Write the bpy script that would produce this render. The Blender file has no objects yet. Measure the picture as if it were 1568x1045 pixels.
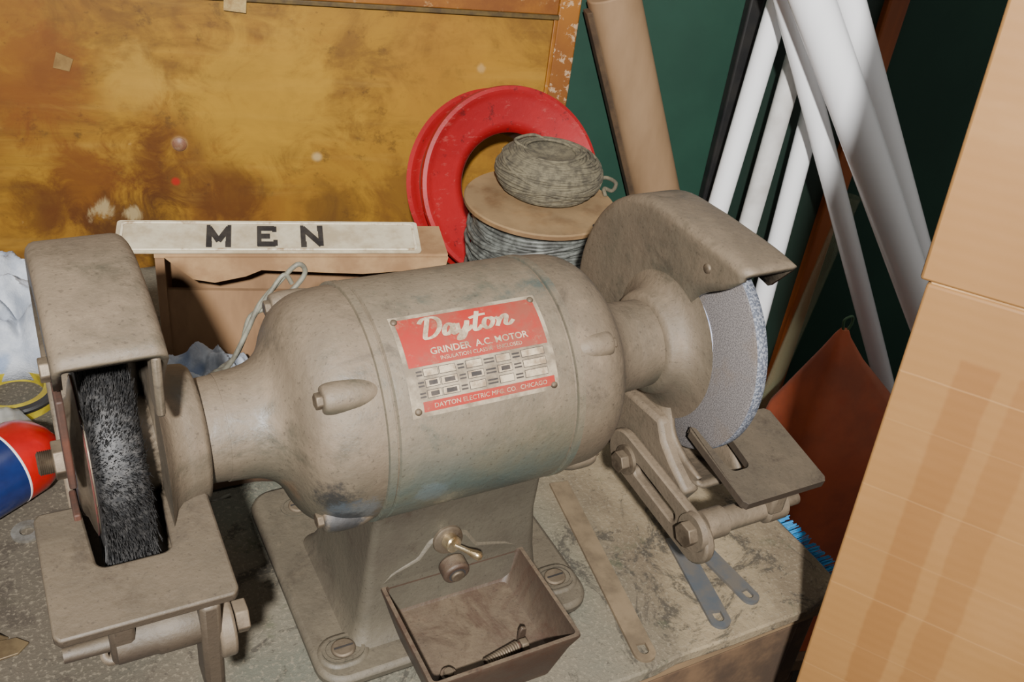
import bpy, bmesh, math, random
from mathutils import Vector, Matrix, noise as mnoise
random.seed(7)
sin,cos,pi=math.sin,math.cos,math.pi
H=.216
def lin(c): return tuple((x/255/12.92 if x/255<=.04045 else ((x/255+.055)/1.055)**2.4) for x in c)+(1,)

# ---------------------------------------------------------------- materials
class NT:
    def __init__(s,name):
        s.m=bpy.data.materials.new(name); s.m.use_nodes=True
        s.t=s.m.node_tree; s.n=s.t.nodes; s.b=s.n['Principled BSDF']
        s.tc=s.n.new('ShaderNodeTexCoord')
    def link(s,a,b): s.t.links.new(a,b)
    def noise(s,scale,detail=4,rough=.6,coord='Object',stretch=None,dist=0):
        k=s.n.new('ShaderNodeTexNoise'); k.inputs['Scale'].default_value=scale
        k.inputs['Detail'].default_value=detail; k.inputs['Roughness'].default_value=rough; k.inputs['Distortion'].default_value=dist
        if stretch:
            mp=s.n.new('ShaderNodeMapping'); mp.inputs['Scale'].default_value=stretch
            s.link(s.tc.outputs[coord],mp.inputs['Vector']); s.link(mp.outputs[0],k.inputs['Vector'])
        else: s.link(s.tc.outputs[coord],k.inputs['Vector'])
        return k.outputs['Fac']
    def ramp(s,fac,a,b,smooth=True):
        k=s.n.new('ShaderNodeMapRange'); k.inputs['From Min'].default_value=a; k.inputs['From Max'].default_value=b
        k.interpolation_type='SMOOTHSTEP' if smooth else 'LINEAR'
        s.link(fac,k.inputs['Value']); return k.outputs['Result']
    def math(s,op,a,b=None):
        k=s.n.new('ShaderNodeMath'); k.operation=op
        for i,v in enumerate((a,b)):
            if v is None: continue
            if isinstance(v,(int,float)): k.inputs[i].default_value=v
            else: s.link(v,k.inputs[i])
        return k.outputs[0]
    def mix(s,fac,a,b,mode='MIX'):
        k=s.n.new('ShaderNodeMix'); k.data_type='RGBA'; k.blend_type=mode
        for i,v in ((0,fac),(6,a),(7,b)):
            if isinstance(v,(int,float)): k.inputs[i].default_value=v
            elif isinstance(v,tuple): k.inputs[i].default_value=v
            else: s.link(v,k.inputs[i])
        return k.outputs[2]
    def col(s,c):
        if isinstance(c,tuple): s.b.inputs['Base Color'].default_value=c
        else: s.link(c,s.b.inputs['Base Color'])
    def bump(s,fac,strength=.3,dist=.002):
        k=s.n.new('ShaderNodeBump'); k.inputs['Strength'].default_value=strength; k.inputs['Distance'].default_value=dist
        s.link(fac,k.inputs['Height']); s.link(k.outputs[0],s.b.inputs['Normal'])
    def nz(s):
        g=s.n.new('ShaderNodeNewGeometry'); x=s.n.new('ShaderNodeSeparateXYZ'); s.link(g.outputs['Normal'],x.inputs[0]); return x.outputs[2]
    def xyz(s,coord='Object'):
        x=s.n.new('ShaderNodeSeparateXYZ'); s.link(s.tc.outputs[coord],x.inputs[0]); return x.outputs
    def blob3(s,p,r,col,amt,c,nf,wob=.8):
        o=s.xyz(); dd=None
        for i in range(3):
            q=s.math('SUBTRACT',o[i],p[i]); q=s.math('MULTIPLY',q,q); dd=q if dd is None else s.math('ADD',dd,q)
        dd=s.math('ADD',s.math('SQRT',dd),s.math('MULTIPLY',s.math('SUBTRACT',nf,.5),r*wob*3))
        m=s.n.new('ShaderNodeMapRange'); m.interpolation_type='SMOOTHSTEP'; m.inputs['From Min'].default_value=r*1.3; m.inputs['From Max'].default_value=r*.6
        s.link(dd,m.inputs['Value']); return s.mix(s.math('MULTIPLY',m.outputs[0],amt),c,lin(col))
    def set(s,**k):
        for a,v in k.items(): s.b.inputs[a.replace('_',' ')].default_value=v

def simple(name,c1,c2=None,scale=20,rough=.6,metal=0,bump=.15,bscale=60,dust=None,damt=.7,bd=.001,stretch=None,lo=.35,hi=.65):
    k=NT(name); c1=lin(c1); c=c1
    if c2: c=k.mix(k.ramp(k.noise(scale,5,.65,stretch=stretch),lo,hi),c1,lin(c2))
    if dust:
        f=k.math('MULTIPLY',k.ramp(k.nz(),.0,.85),k.ramp(k.noise(35,5,.6),.25,.6)); f=k.math('MULTIPLY',f,damt)
        c=k.mix(f,c,lin(dust))
        r=k.n.new('ShaderNodeMapRange'); k.link(f,r.inputs['Value']); r.inputs['To Min'].default_value=rough; r.inputs['To Max'].default_value=.95
        k.link(r.outputs[0],k.b.inputs['Roughness'])
    k.col(c); k.set(Metallic=metal)
    if not dust: k.set(Roughness=rough)
    if bump: k.bump(k.noise(bscale,4,.6),bump,bd)
    return k.m

def cast_paint(name,paint,paint2,dust,grime=(38,33,28),top=.92,rough=.5,up0=-.45,up1=.55,scuffs=(),gr=(.55,.74),ga=.52):
    k=NT(name)
    c=k.mix(k.ramp(k.noise(14,4),.35,.65),lin(paint),lin(paint2))
    up=k.ramp(k.nz(),up0,up1)
    f=k.math('MULTIPLY',up,k.ramp(k.noise(24,6,.75,dist=.4),.24,.52)); f=k.math('MULTIPLY',f,top)
    dc=k.mix(k.ramp(k.noise(9,6,.7,dist=.5),.38,.62),lin(dust),lin(tuple(int(v*.86) for v in dust)))
    dc=k.mix(k.math('MULTIPLY',k.ramp(k.noise(60,5,.7),.5,.75),.5),dc,lin(tuple(int(v*1.12) for v in dust)))
    c=k.mix(f,c,dc)
    c=k.mix(k.math('MULTIPLY',k.ramp(k.noise(20,7,.75,dist=.8),gr[0],gr[1]),ga),c,lin(grime))
    if scuffs:
        nf=k.noise(60,6,.8)
        for p,r,col,a in scuffs: c=k.blob3(p,r,col,a,c,nf)
    c=k.mix(k.math('MULTIPLY',k.ramp(k.noise(420,2,.5),.62,.72),.4),c,lin((40,34,28)))
    k.col(c)
    r=k.n.new('ShaderNodeMapRange'); k.link(f,r.inputs['Value']); r.inputs['To Min'].default_value=rough; r.inputs['To Max'].default_value=.70
    k.link(r.outputs[0],k.b.inputs['Roughness'])
    k.bump(k.math('ADD',k.noise(160,4,.6),k.math('MULTIPLY',k.noise(18,2),.6)),.42,.0015)
    return k.m

DU=(104,91,74)
M_motor=cast_paint('motor_paint_dusty',(60,70,66),(74,74,62),DU,up0=-.40,up1=.50,rough=.30,
   scuffs=(((-.05,-.082,.190),.012,(80,92,96),.4),((.06,-.05,.140),.010,(42,38,32),.6)))
M_cast=cast_paint('cast_iron_dusty',(74,65,54),(63,60,50),(103,89,72),up0=-.6,up1=.5,rough=.4,
   scuffs=(((-.112,-.068,.200),.017,(24,26,28),.85),((-.104,-.076,.184),.017,(80,90,98),.35),((-.108,-.070,.174),.012,(22,24,28),.75),((-.13,-.04,.19),.010,(90,70,52),.5)))
M_rest=cast_paint('tool_rest_dusty',(58,49,39),(49,41,34),(82,71,56),up0=-.2,up1=.9,top=.8)
M_base=cast_paint('base_casting',(66,62,52),(56,51,43),(90,81,66),grime=(44,34,26),up0=-.3,up1=.9,top=.85)
M_traycast=cast_paint('switch_box_cast',(62,48,38),(50,40,32),(92,79,62),grime=(54,32,22),up0=.1,up1=1,top=.85,gr=(.46,.66),ga=.6)
M_steel=simple('steel_worn',(116,104,88),(68,55,44),30,.38,.7,.2,200,dust=(104,92,75),damt=.6)
M_rust=simple('bracket_rust',(78,46,33),(54,37,29),40,.7,.2,.2,200)
M_chrome=simple('toggle_metal',(205,190,160),(165,140,100),60,.25,.9,.05,200)
M_bolt=simple('bolt_steel',(106,93,77),(72,61,49),60,.5,.5,.15,300,dust=(106,93,75),damt=.6)
M_dark=simple('cavity_dark',(38,33,30),(26,22,20),30,.9,0,.1)
M_redmark=simple('red_edge',(84,40,34),(60,42,36),90,.6)

def brush_mat():
    k=NT('wire_brush_bristles'); c=k.mix(k.ramp(k.noise(260,4,.7),.35,.70),lin((20,20,21)),lin((58,56,54)))
    k.col(c); k.set(Roughness=.6,Metallic=.15); return k.m
M_brush=brush_mat()
def stone_mat():
    k=NT('grinding_stone'); c=k.mix(k.ramp(k.noise(900,2,.5),.4,.6),lin((78,73,71)),lin((104,98,95)))
    c=k.mix(k.math('MULTIPLY',k.ramp(k.noise(1100,1,.5),.60,.68),.6),c,lin((36,34,40)))
    c=k.mix(k.math('MULTIPLY',k.ramp(k.noise(30,4,.6),.5,.7),.35),c,lin((94,80,65)))
    k.col(c); k.set(Roughness=.9); k.bump(k.noise(900,2),.5,.001); return k.m
M_stone=stone_mat()
def stonerim_mat():
    k=NT('grinding_stone_rim'); c=k.mix(k.ramp(k.noise(600,2,.5),.42,.62),lin((74,78,88)),lin((128,130,136)))
    k.col(c); k.set(Roughness=.7,Metallic=.1); k.bump(k.noise(900,2),.7,.001); return k.m
M_rim=stonerim_mat()
M_blotter=simple('blotter_paper',(170,174,190),(100,116,156),60,.8)

# ---------------------------------------------------------------- mesh helpers
def empty(name):
    e=bpy.data.objects.new(name,None); bpy.context.collection.objects.link(e); e.empty_display_size=.05; return e
def obj(name,me,mat=None,parent=None,smooth=35):
    o=bpy.data.objects.new(name,me); bpy.context.collection.objects.link(o)
    if mat: me.materials.append(mat)
    if smooth is not None:
        for p in me.polygons: p.use_smooth=True
        me.set_sharp_from_angle(angle=math.radians(smooth))
    if parent: o.parent=parent
    return o
def frombm(name,bm,mat=None,parent=None,smooth=35,recalc=True):
    if recalc: bmesh.ops.recalc_face_normals(bm,faces=bm.faces)
    me=bpy.data.meshes.new(name); bm.to_mesh(me); bm.free(); return obj(name,me,mat,parent,smooth)
def bevel(o,w,seg=3,ang=35):
    b=o.modifiers.new('bevel','BEVEL'); b.width=w; b.segments=seg; b.limit_method='ANGLE'; b.angle_limit=math.radians(ang); return o
AX=Vector((1,0,0));AY=Vector((0,1,0));AZ=Vector((0,0,1))
def basis(d,up=AZ):
    d=Vector(d).normalized()
    if abs(d.dot(up))>.98: up=AY
    a=up.cross(d).normalized(); b=d.cross(a); return a,b,d
def lathe(name,prof,mat,parent,origin=(0,0,H),axis=AX,n=64,closed=True,smooth=30,a0=0,a1=2*pi):
    a,b,d=basis(axis); bm=bmesh.new(); rows=[]
    full=abs(a1-a0-2*pi)<1e-6; m=n if full else n+1
    for (x,r) in prof:
        rows.append([bm.verts.new(Vector(origin)+d*x+(a*cos(a0+(a1-a0)*i/n)+b*sin(a0+(a1-a0)*i/n))*r) for i in range(m)])
    for j in range(len(rows)-1):
        for i in range(n):
            k=(i+1)%m
            bm.faces.new((rows[j][i],rows[j][k],rows[j+1][k],rows[j+1][i]))
    if closed and full:
        for row in (rows[0],rows[-1]): bm.faces.new(row)
    bmesh.ops.remove_doubles(bm,verts=bm.verts,dist=1e-6)
    return frombm(name,bm,mat,parent,smooth)
def prism(name,pts,lo,hi,mat,parent,ax=(AY,AZ,AX),origin=(0,0,0),bev=0,hole=None,seg=2):
    u,v,w=ax; O=Vector(origin); bm=bmesh.new()
    def loop(ps,h): return [bm.verts.new(O+u*p[0]+v*p[1]+w*h) for p in ps]
    a=loop(pts,lo); b=loop(pts,hi); n=len(pts)
    for i in range(n): bm.faces.new((a[i],a[(i+1)%n],b[(i+1)%n],b[i]))
    if hole:
        c=loop(hole,lo); d=loop(hole,hi)
        for i in range(n):
            j=(i+1)%n
            bm.faces.new((c[i],c[j],d[j],d[i])); bm.faces.new((a[i],a[j],c[j],c[i])); bm.faces.new((b[i],b[j],d[j],d[i]))
    else:
        bm.faces.new(a); bm.faces.new(b)
    o=frombm(name,bm,mat,parent)
    if bev: bevel(o,bev,seg)
    return o
def box(name,c,s,mat,parent,bev=0,ax=(AX,AY,AZ)):
    x,y,z=s[0]/2,s[1]/2,s[2]/2
    return prism(name,[(-x,-y),(x,-y),(x,y),(-x,y)],-z,z,mat,parent,ax=ax,origin=c,bev=bev)
def stadium(p0,p1,r,n=10):
    p0=Vector(p0);p1=Vector(p1);d=(p1-p0); a=math.atan2(d.y,d.x); out=[]
    for i in range(n+1):
        t=a-pi/2+pi*i/n; out.append((p1.x+r*cos(t),p1.y+r*sin(t)))
    for i in range(n+1):
        t=a+pi/2+pi*i/n; out.append((p0.x+r*cos(t),p0.y+r*sin(t)))
    return out
def rrect(x0,x1,y0,y1,r,n=5):
    out=[]
    for cx,cy,a in ((x1-r,y0+r,-pi/2),(x1-r,y1-r,0),(x0+r,y1-r,pi/2),(x0+r,y0+r,pi)):
        for i in range(n+1): t=a+pi/2*i/n; out.append((cx+r*cos(t),cy+r*sin(t)))
    return out
def catmull(P,n=8,closed=False):
    P=[Vector(p) for p in P]; out=[]; N=len(P)
    rng=N if closed else N-1
    for i in range(rng):
        if closed: a,b,c,d=P[(i-1)%N],P[i],P[(i+1)%N],P[(i+2)%N]
        else: a,b,c,d=P[max(i-1,0)],P[i],P[i+1],P[min(i+2,N-1)]
        for k in range(n):
            t=k/n; out.append(.5*((2*b)+(c-a)*t+(2*a-5*b+4*c-d)*t*t+(3*b-a-3*c+d)*t**3))
    if not closed: out.append(P[-1])
    return out
def tube(name,pts,r,mat,parent,smooth=0,cyc=False,res=4):
    cu=bpy.data.curves.new(name,'CURVE'); cu.dimensions='3D'; cu.bevel_depth=r; cu.bevel_resolution=res; cu.use_fill_caps=True
    if smooth: pts=catmull(pts,smooth,cyc)
    sp=cu.splines.new('POLY'); sp.points.add(len(pts)-1); sp.use_cyclic_u=cyc
    for i,p in enumerate(pts): sp.points[i].co=(p[0],p[1],p[2],1)
    tmp=bpy.data.objects.new(name+'_tmp',cu); bpy.context.collection.objects.link(tmp)
    dg=bpy.context.evaluated_depsgraph_get(); me=bpy.data.meshes.new_from_object(tmp.evaluated_get(dg)); me.name=name
    bpy.data.objects.remove(tmp); bpy.data.curves.remove(cu)
    me.materials.clear()
    return obj(name,me,mat,parent,50)
def cyl(name,p0,p1,r,mat,parent,n=32,bev=0,r1=None):
    p0=Vector(p0);p1=Vector(p1);d=p1-p0;L=d.length
    o=lathe(name,[(0,r),(L,r if r1 is None else r1)],mat,parent,origin=p0,axis=d,n=n)
    if bev: bevel(o,bev,2)
    return o
def hexbolt(name,p,axis,r,h,mat,parent,bev=.0008):
    o=lathe(name,[(0,r),(h,r)],mat,parent,origin=p,axis=axis,n=6,smooth=20); bevel(o,bev,2); return o
def smoothprof(p): return [(v.x,v.y) for v in catmull([(a,b,0) for a,b in p],4)]

# ================================================================ GRINDER
G=empty('bench_grinder')
lathe('motor_shell',[(-.0765,.0822),(-.0755,.0838),(-.074,.084),(.050,.084),(.0515,.0838),(.0525,.0822)],M_motor,G,n=96)
bella=[(.0765,.0820),(.088,.0822),(.104,.0808),(.114,.0775),(.1225,.0715),(.1285,.063),(.1325,.054),(.1375,.046),(.145,.0402),(.156,.0372),(.170,.036)]
lathe('end_bell_a',[(-x,r) for x,r in smoothprof(bella)],M_cast,G,n=96,smooth=60)
bellb=[(.0525,.0820),(.062,.0828),(.078,.0825),(.089,.0798),(.0975,.0745),(.1045,.0665),(.110,.057),(.1155,.0485),(.1225,.0420),(.131,.0380),(.142,.036)]
lathe('end_bell_b',smoothprof(bellb),M_cast,G,n=96,smooth=60)
lathe('bell_band_a',[(-.078,.0832),(-.0785,.0845),(-.0835,.0845),(-.084,.0832)],M_motor,G,n=96)
lathe('bell_band_b',[(.054,.0832),(.0545,.0845),(.0595,.0845),(.060,.0832)],M_motor,G,n=96)
lathe('neck_a',[(-.150,.0365),(-.186,.0345)],M_cast,G)
lathe('neck_b',[(.130,.0367),(.168,.0350)],M_cast,G)
lathe('guard_boss_a',[(-.182,.0345),(-.184,.043),(-.187,.0455),(-.196,.0465),(-.203,.049),(-.208,.055),(-.211,.064),(-.212,.066)],M_cast,G,smooth=60)
lathe('guard_boss_b',[(.1625,.0345),(.164,.0400),(.1665,.0420),(.172,.0435),(.177,.047),(.1805,.053),(.183,.061),(.184,.066)],M_cast,G,smooth=60)
def lug(nm,sx,el,xa,xb,front=True):
    R=.0750; yy=-R*cos(el)*(1 if front else -1); zz=H+R*sin(el); Ln=xb-xa
    prof=smoothprof([(0,.0035),(Ln*.18,.0080),(Ln*.45,.0105),(Ln*.8,.0105),(Ln-.0015,.0092),(Ln,.0072)])
    lathe(nm,prof,M_cast,G,origin=(sx*xa,yy,zz),axis=AX*sx,n=28,smooth=60)
    hexbolt(nm+'_bolt',(sx*(xb-.001),yy,zz),AX*sx,.0056,.005,M_bolt,G)
for i,(sx,xa,xb) in enumerate(((-1,.080,.120),(1,.056,.089))):
    for j,el in enumerate((math.radians(42),math.radians(-36))):
        lug('lug_%d_%d'%(i,j),sx,el,xa,xb,True); lug('lug_back_%d_%d'%(i,j),sx,el,xa,xb,False)

def loft(name,secs,mat,parent,cap=True,sm=50):
    bm=bmesh.new(); rows=[]
    for z,x0,x1,y0,y1,r in secs: rows.append([bm.verts.new((p[0],p[1],z)) for p in rrect(x0,x1,y0,y1,r,6)])
    n=len(rows[0])
    for j in range(len(rows)-1):
        for i in range(n): bm.faces.new((rows[j][i],rows[j][(i+1)%n],rows[j+1][(i+1)%n],rows[j+1][i]))
    if cap: bm.faces.new(rows[0]); bm.faces.new(rows[-1])
    return frombm(name,bm,mat,parent,sm)
loft('pedestal',[(.010,-.092,.082,-.052,.085,.012),(.018,-.087,.078,-.047,.078,.012),(.032,-.083,.074,-.043,.07,.01),(.06,-.079,.069,-.040,.064,.008),(.10,-.075,.065,-.037,.06,.006),(.150,-.072,.064,-.040,.06,.005),(.165,-.072,.064,-.045,.06,.005)],M_base,G)
base=prism('base_plate',rrect(-.120,.116,-.072,.150,.022,6),0,.012,M_base,G,ax=(AX,AY,AZ),bev=.004)
for i,(fx,fy) in enumerate(((-.096,-.045),(.094,-.041),(-.080,.12),(.080,.12))):
    if i<2: prism('foot_pad_%d'%i,stadium((fx-.004,fy),(fx+.004,fy),.0165,12),.008,.0140,M_base,G,ax=(AX,AY,AZ),bev=.003)
    z0=.0140 if i<2 else .0115
    prism('slot_ring_%d'%i,stadium((fx-.004,fy),(fx+.004,fy),.0125,12),z0,z0+.0015,M_base,G,ax=(AX,AY,AZ),hole=stadium((fx-.004,fy),(fx+.004,fy),.0098,12))
    prism('anchor_screw_%d'%i,stadium((fx-.001,fy),(fx+.001,fy),.0085,12),z0-.001,z0+.0028,M_bolt,G,ax=(AX,AY,AZ),bev=.0015)
    box('anchor_slot_%d'%i,(fx,fy,z0+.003),(.015,.0014,.0006),M_dark,G)
# ---------------- switch box
def trayring(z,x0,x1,y0,y1,r): return [(p[0],p[1],z) for p in rrect(x0,x1,y0,y1,r,4)]
bz=.003
secs=[trayring(.012,-.052,.045,-.124,-.036,.006),trayring(.045+bz,-.062,.053,-.132,-.036,.006),trayring(.0585+bz,-.066,.0565,-.136,-.036,.004),trayring(.0605+bz,-.0655,.056,-.1355,-.0365,.004),
      trayring(.0605+bz,-.0625,.053,-.1325,-.0395,.003),trayring(.058+bz,-.062,.0525,-.132,-.04,.003),trayring(.040,-.056,.047,-.127,-.04,.004),trayring(.034,-.051,.042,-.123,-.044,.005)]
bm=bmesh.new(); rows=[[bm.verts.new(p) for p in s] for s in secs]; n=len(rows[0])
for j in range(len(rows)-1):
    for i in range(n): bm.faces.new((rows[j][i],rows[j][(i+1)%n],rows[j+1][(i+1)%n],rows[j+1][i]))
bm.faces.new(rows[0]); bm.faces.new(rows[-1]); frombm('switch_box',bm,M_traycast,G,40)
prism('switch_hump',[(-.074,.050),(.060,.050),(.056,.068),(.040,.076),(.014,.083),(.004,.098),(-.012,.1045),(-.028,.098),(-.037,.084),(-.058,.076),(-.070,.066)],-.006,.0035,M_base,G,ax=(AX,AZ,-AY),origin=(0,-.036,0),bev=.003)
cyl('screw_boss',(-.008,-.039,.070),(-.008,-.052,.068),.0110,M_traycast,G,bev=.002)
lathe('screw_boss_hole',[(0,.0068),(.0006,.0068)],M_dark,G,origin=(-.008,-.0521,.068),axis=Vector((0,-1,-.1)),n=24)
cyl('screw_head',(-.008,-.050,.068),(-.008,-.0545,.0675),.0055,M_bolt,G,bev=.001)
lathe('switch_plate',[(0,.0125),(.002,.012),(.003,.010)],M_steel,G,origin=(-.013,-.039,.0960),axis=Vector((0,-1,.15)),n=32)
lathe('toggle_bushing',[(0,.0068),(.007,.0065),(.008,.0055),(.008,.004)],M_chrome,G,origin=(-.013,-.042,.0970),axis=Vector((.15,-1,.25)),n=24)
lathe('toggle_lever',[(0,.0020),(.010,.0022),(.017,.0036),(.020,.0036),(.022,.0020)],M_chrome,G,origin=(-.011,-.049,.0980),axis=Vector((.75,-.8,-.15)),n=20,smooth=60)
pts=[]
for i in range(14*14+1):
    t=i/14*2*pi; pts.append((-.012+.030*i/(14*14),-.117+.0036*cos(t)+.006*i/(14*14),.0405+.0036*sin(t)))
tube('cord_spring',pts,.0011,M_bolt,G,res=2)
lathe('spring_core',[(0,.0028),(.032,.0028)],M_rust,G,origin=(-.012,-.117,.0405),axis=Vector((.030,.006,0)),n=12)
hexbolt('spring_nut',(.019,-.112,.0405),AX,.0058,.006,M_bolt,G)
prism('tray_tab',[(0,0),(.006,0),(.006,.016),(.002,.018),(0,.014)],0,.003,M_traycast,G,ax=(AX,AZ,AY),origin=(.021,-.106,.034),bev=.0008)
lathe('tray_post',[(0,.007),(.010,.006)],M_traycast,G,origin=(-.042,-.116,.033),axis=AZ,n=20)
lathe('tray_post_screw',[(0,.004),(.003,.0035)],M_bolt,G,origin=(-.042,-.116,.043),axis=AZ,n=16)

# ---------------- guards
REAR=[(.120,.048),(.131,.005),(.124,-.045),(.100,-.085),(.060,-.110),(.015,-.120),(-.030,-.115),(-.062,-.102),(-.088,-.090)]
OUTA=[(-.076,.1165),(-.066,.1205),(-.040,.1265),(-.010,.129),(.020,.128),(.058,.117),(.094,.090)]+REAR
OUTB=[(-.077,.1030),(-.055,.1050),(-.020,.105),(.018,.104),(.062,.099),(.098,.078)]+REAR
INNA=[(-.071,.110),(-.056,.092),(-.040,.068),(-.027,.045),(-.025,.020),(-.030,-.010),(-.035,-.035),(-.037,-.055),(-.046,-.069),(-.064,-.077),(-.086,-.082)]
INNB=[(-.073,.095),(-.060,.082),(-.036,.064),(-.025,.045),(-.021,.020),(-.025,-.010),(-.032,-.035),(-.037,-.055),(-.046,-.069),(-.064,-.077),(-.086,-.082)]
def resample(P,n):
    P=catmull([(a,b,0) for a,b in P],10); L=[0]
    for i in range(1,len(P)): L.append(L[-1]+(P[i]-P[i-1]).length)
    out=[];k=0
    for i in range(n):
        d=L[-1]*i/(n-1)
        while k<len(L)-2 and L[k+1]<d: k+=1
        t=(d-L[k])/max(L[k+1]-L[k],1e-9); q=P[k].lerp(P[k+1],t); out.append((q.x,q.y))
    return out
def guard(nm,xin,xout,mat,OUT,INN,scale=1.0,outer_ring=.74):
    n=70; o=resample(OUT,n); q=resample(INN,n); s=1 if xout>xin else -1; W=abs(xout-xin)
    bm=bmesh.new(); rows=[]
    for i in range(n):
        oy,oz=o[i][0]*scale,o[i][1]*scale; iy,iz=q[i][0]*scale,q[i][1]*scale
        sec=[]
        K=6
        for k in range(K): 
            t=k/K; sec.append((0,iy+(oy*.955-iy)*t,iz+(oz*.955-iz)*t))
        rr=.006
        for a in range(5):
            t=a/4*pi/2; f=.955+.045*sin(t); sec.append((rr*(1-cos(t)),oy*f,oz*f))
        sec.append((W*.5,oy,oz))
        for a in range(4):
            t=a/3*pi/2; f=.965+.035*cos(t); sec.append((W-.004+.004*sin(t),oy*f,oz*f))
        sec.append((W,oy*outer_ring,oz*outer_ring))
        rows.append([bm.verts.new((xin+s*x,y,H+z)) for x,y,z in sec])
    for i in range(n-1):
        for k in range(len(rows[0])-1):
            try: bm.faces.new((rows[i][k],rows[i][k+1],rows[i+1][k+1],rows[i+1][k]))
            except: pass
    bmesh.ops.remove_doubles(bm,verts=bm.verts,dist=1e-5)
    ob=frombm(nm,bm,mat,G,50)
    so=ob.modifiers.new('solid','SOLIDIFY'); so.thickness=.0045; so.offset=0
    return ob
guard('wheel_guard_a',-.210,-.262,M_cast,OUTA,INNA,1.0,.82)
guard('wheel_guard_b',.184,.228,M_cast,OUTB,INNB,.98)
lathe('guard_rivet_b',[(0,.004),(.001,.0038),(.002,.002)],M_bolt,G,origin=(.182,-.035,H+.085),axis=-AX,n=16,smooth=60)
hexbolt('guard_screw_a',(-.263,-.045,H+.098),-AX,.007,.006,M_bolt,G)
# ---------------- grinding wheel (right)
WR=.0965
lathe('grinding_wheel_faces',[(.200,.012),(.200,WR-.003),(.202,WR-.0005)],M_stone,G,n=96,closed=False,smooth=50)
lathe('grinding_wheel_rim',[(.2015,WR-.0008),(.203,WR),(.2105,WR),(.2125,WR-.002),(.2125,.012)],M_rim,G,n=96,closed=False,smooth=50)
lathe('blotter_b',[(.1985,.02),(.1985,.046),(.1995,.0465),(.2,.0465)],M_blotter,G,n=64,closed=False)
lathe('flange_b',[(.186,.03),(.195,.038),(.1985,.038),(.1985,.012)],M_cast,G,n=64,closed=False)
cyl('shaft_b',(.15,0,H),(.245,0,H),.008,M_steel,G)
lathe('flange_out_b',[(.2125,.034),(.220,.034),(.222,.02),(.222,.01)],M_steel,G)
hexbolt('shaft_nut_b',(.222,0,H),AX,.013,.010,M_bolt,G)
# ---------------- wire wheel (left)
BR=.074
lathe('wire_wheel_core',[(-.222,.012),(-.222,.058),(-.2235,BR-.007),(-.227,BR-.004),(-.2365,BR-.003),(-.246,BR-.004),(-.2495,BR-.007),(-.251,.053),(-.251,.012)],M_brush,G,n=96,closed=False,smooth=50)
bm=bmesh.new()
for i in range(14000):
    a=random.uniform(0,2*pi); x=random.uniform(-.2505,-.2225); r0=BR-.014; r1=BR+random.uniform(-.002,.0030)
    if math.sin(a*31)+math.sin(a*23+x*300)>1.3: r1-=.004
    da=random.gauss(.04,.025); dx=random.gauss(0,.0010); w=.00030
    p0=Vector((x,-cos(a)*r0,H+sin(a)*r0)); p1=Vector((x+dx,-cos(a+da)*r1,H+sin(a+da)*r1))
    sd=Vector((1,0,0)) if i%2 else Vector((0,sin(a),cos(a)))
    v=[bm.verts.new(q) for q in (p0-sd*w,p0+sd*w,p1+sd*w*.6,p1-sd*w*.6)]; bm.faces.new(v)
frombm('wire_wheel_bristles',bm,M_brush,G,None,recalc=False)
lathe('wire_wheel_flange',[(-.250,.050),(-.2525,.050),(-.254,.046),(-.256,.038),(-.2585,.036),(-.2595,.030),(-.2595,.008)],M_steel,G,n=64,smooth=50)
lathe('wire_wheel_red_edge',[(-.2518,.0505),(-.2523,.0508),(-.2527,.0505)],M_redmark,G,n=64,closed=False)
lathe('wire_wheel_collar',[(-.212,.03),(-.222,.034)],M_cast,G,n=64)
hexbolt('shaft_nut_a',(-.2595,0,H),-AX,.0125,.010,M_bolt,G)
pr=[]
for i in range(8): pr+= [(-.2695-i*.0011,.0078),(-.2695-i*.0011-.00055,.0070)]
lathe('shaft_thread_a',[(-.258,.0078)]+pr+[(-.2785,.006)],M_steel,G,n=32,smooth=20)
# ---------------- tool rests
def rest(nm,x0,x1,yb,yf,zb,zf,nx0,nx1,ny,th=.007):
    d=Vector((0,yf-yb,zf-zb)); L=d.length; v=d.normalized(); w=AX.cross(v); 
    if w.z<0: w=-w
    nl=abs(ny-yb)/abs(yf-yb)*L
    pts=[(x0,.004),(x0+.003,0)]
    pts+=[(nx0-.006,0),(nx0-.002,.003)]
    for i in range(7):
        t=pi+ (pi/2)*i/6; pts.append((nx0+.006+.006*cos(t),nl-.006-.006*sin(t)))
    for i in range(7):
        t=(pi/2)-(pi/2)*i/6; pts.append((nx1-.006+.006*cos(t),nl-.006+.006*sin(t)))
    pts+=[(nx1+.002,.003),(nx1+.006,0),(x1-.004,0),(x1,.004),(x1,L-.004),(x1-.003,L),(x0+.003,L),(x0,L-.004)]
    return prism(nm,pts,-th,0,M_rest,G,ax=(AX,v,w),origin=(0,yb,zb),bev=.0015)
rest('tool_rest_a',-.286,-.188,-.030,-.122,H-.013,H-.022,-.258,-.2165,-.080)
rest('tool_rest_b',.190,.274,-.050,-.131,H-.056,H-.070,.1985,.2185,-.1005)
prism('arm_b',stadium((-.010,-.105),(-.114,-.113),.0195,12),-.0045,.0045,M_cast,G,origin=(.166,0,H),bev=.002,hole=stadium((-.036,-.107),(-.084,-.111),.006,12))
lathe('arm_washer_b',[(0,.013),(.003,.013),(.0035,.011)],M_bolt,G,origin=(.1615,-.020,H-.106),axis=-AX,n=24)
hexbolt('arm_bolt_b',(.1585,-.020,H-.106),-AX,.0095,.008,M_bolt,G)
lathe('rest_rod_b',[(0,.0125),(.020,.0125),(.022,.010),(.060,.010),(.062,.013),(.080,.013)],M_cast,G,origin=(.170,-.112,H-.103),axis=AX,n=32)
hexbolt('rest_bolt_b',(.160,-.114,H-.104),-AX,.0105,.009,M_bolt,G)
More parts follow.
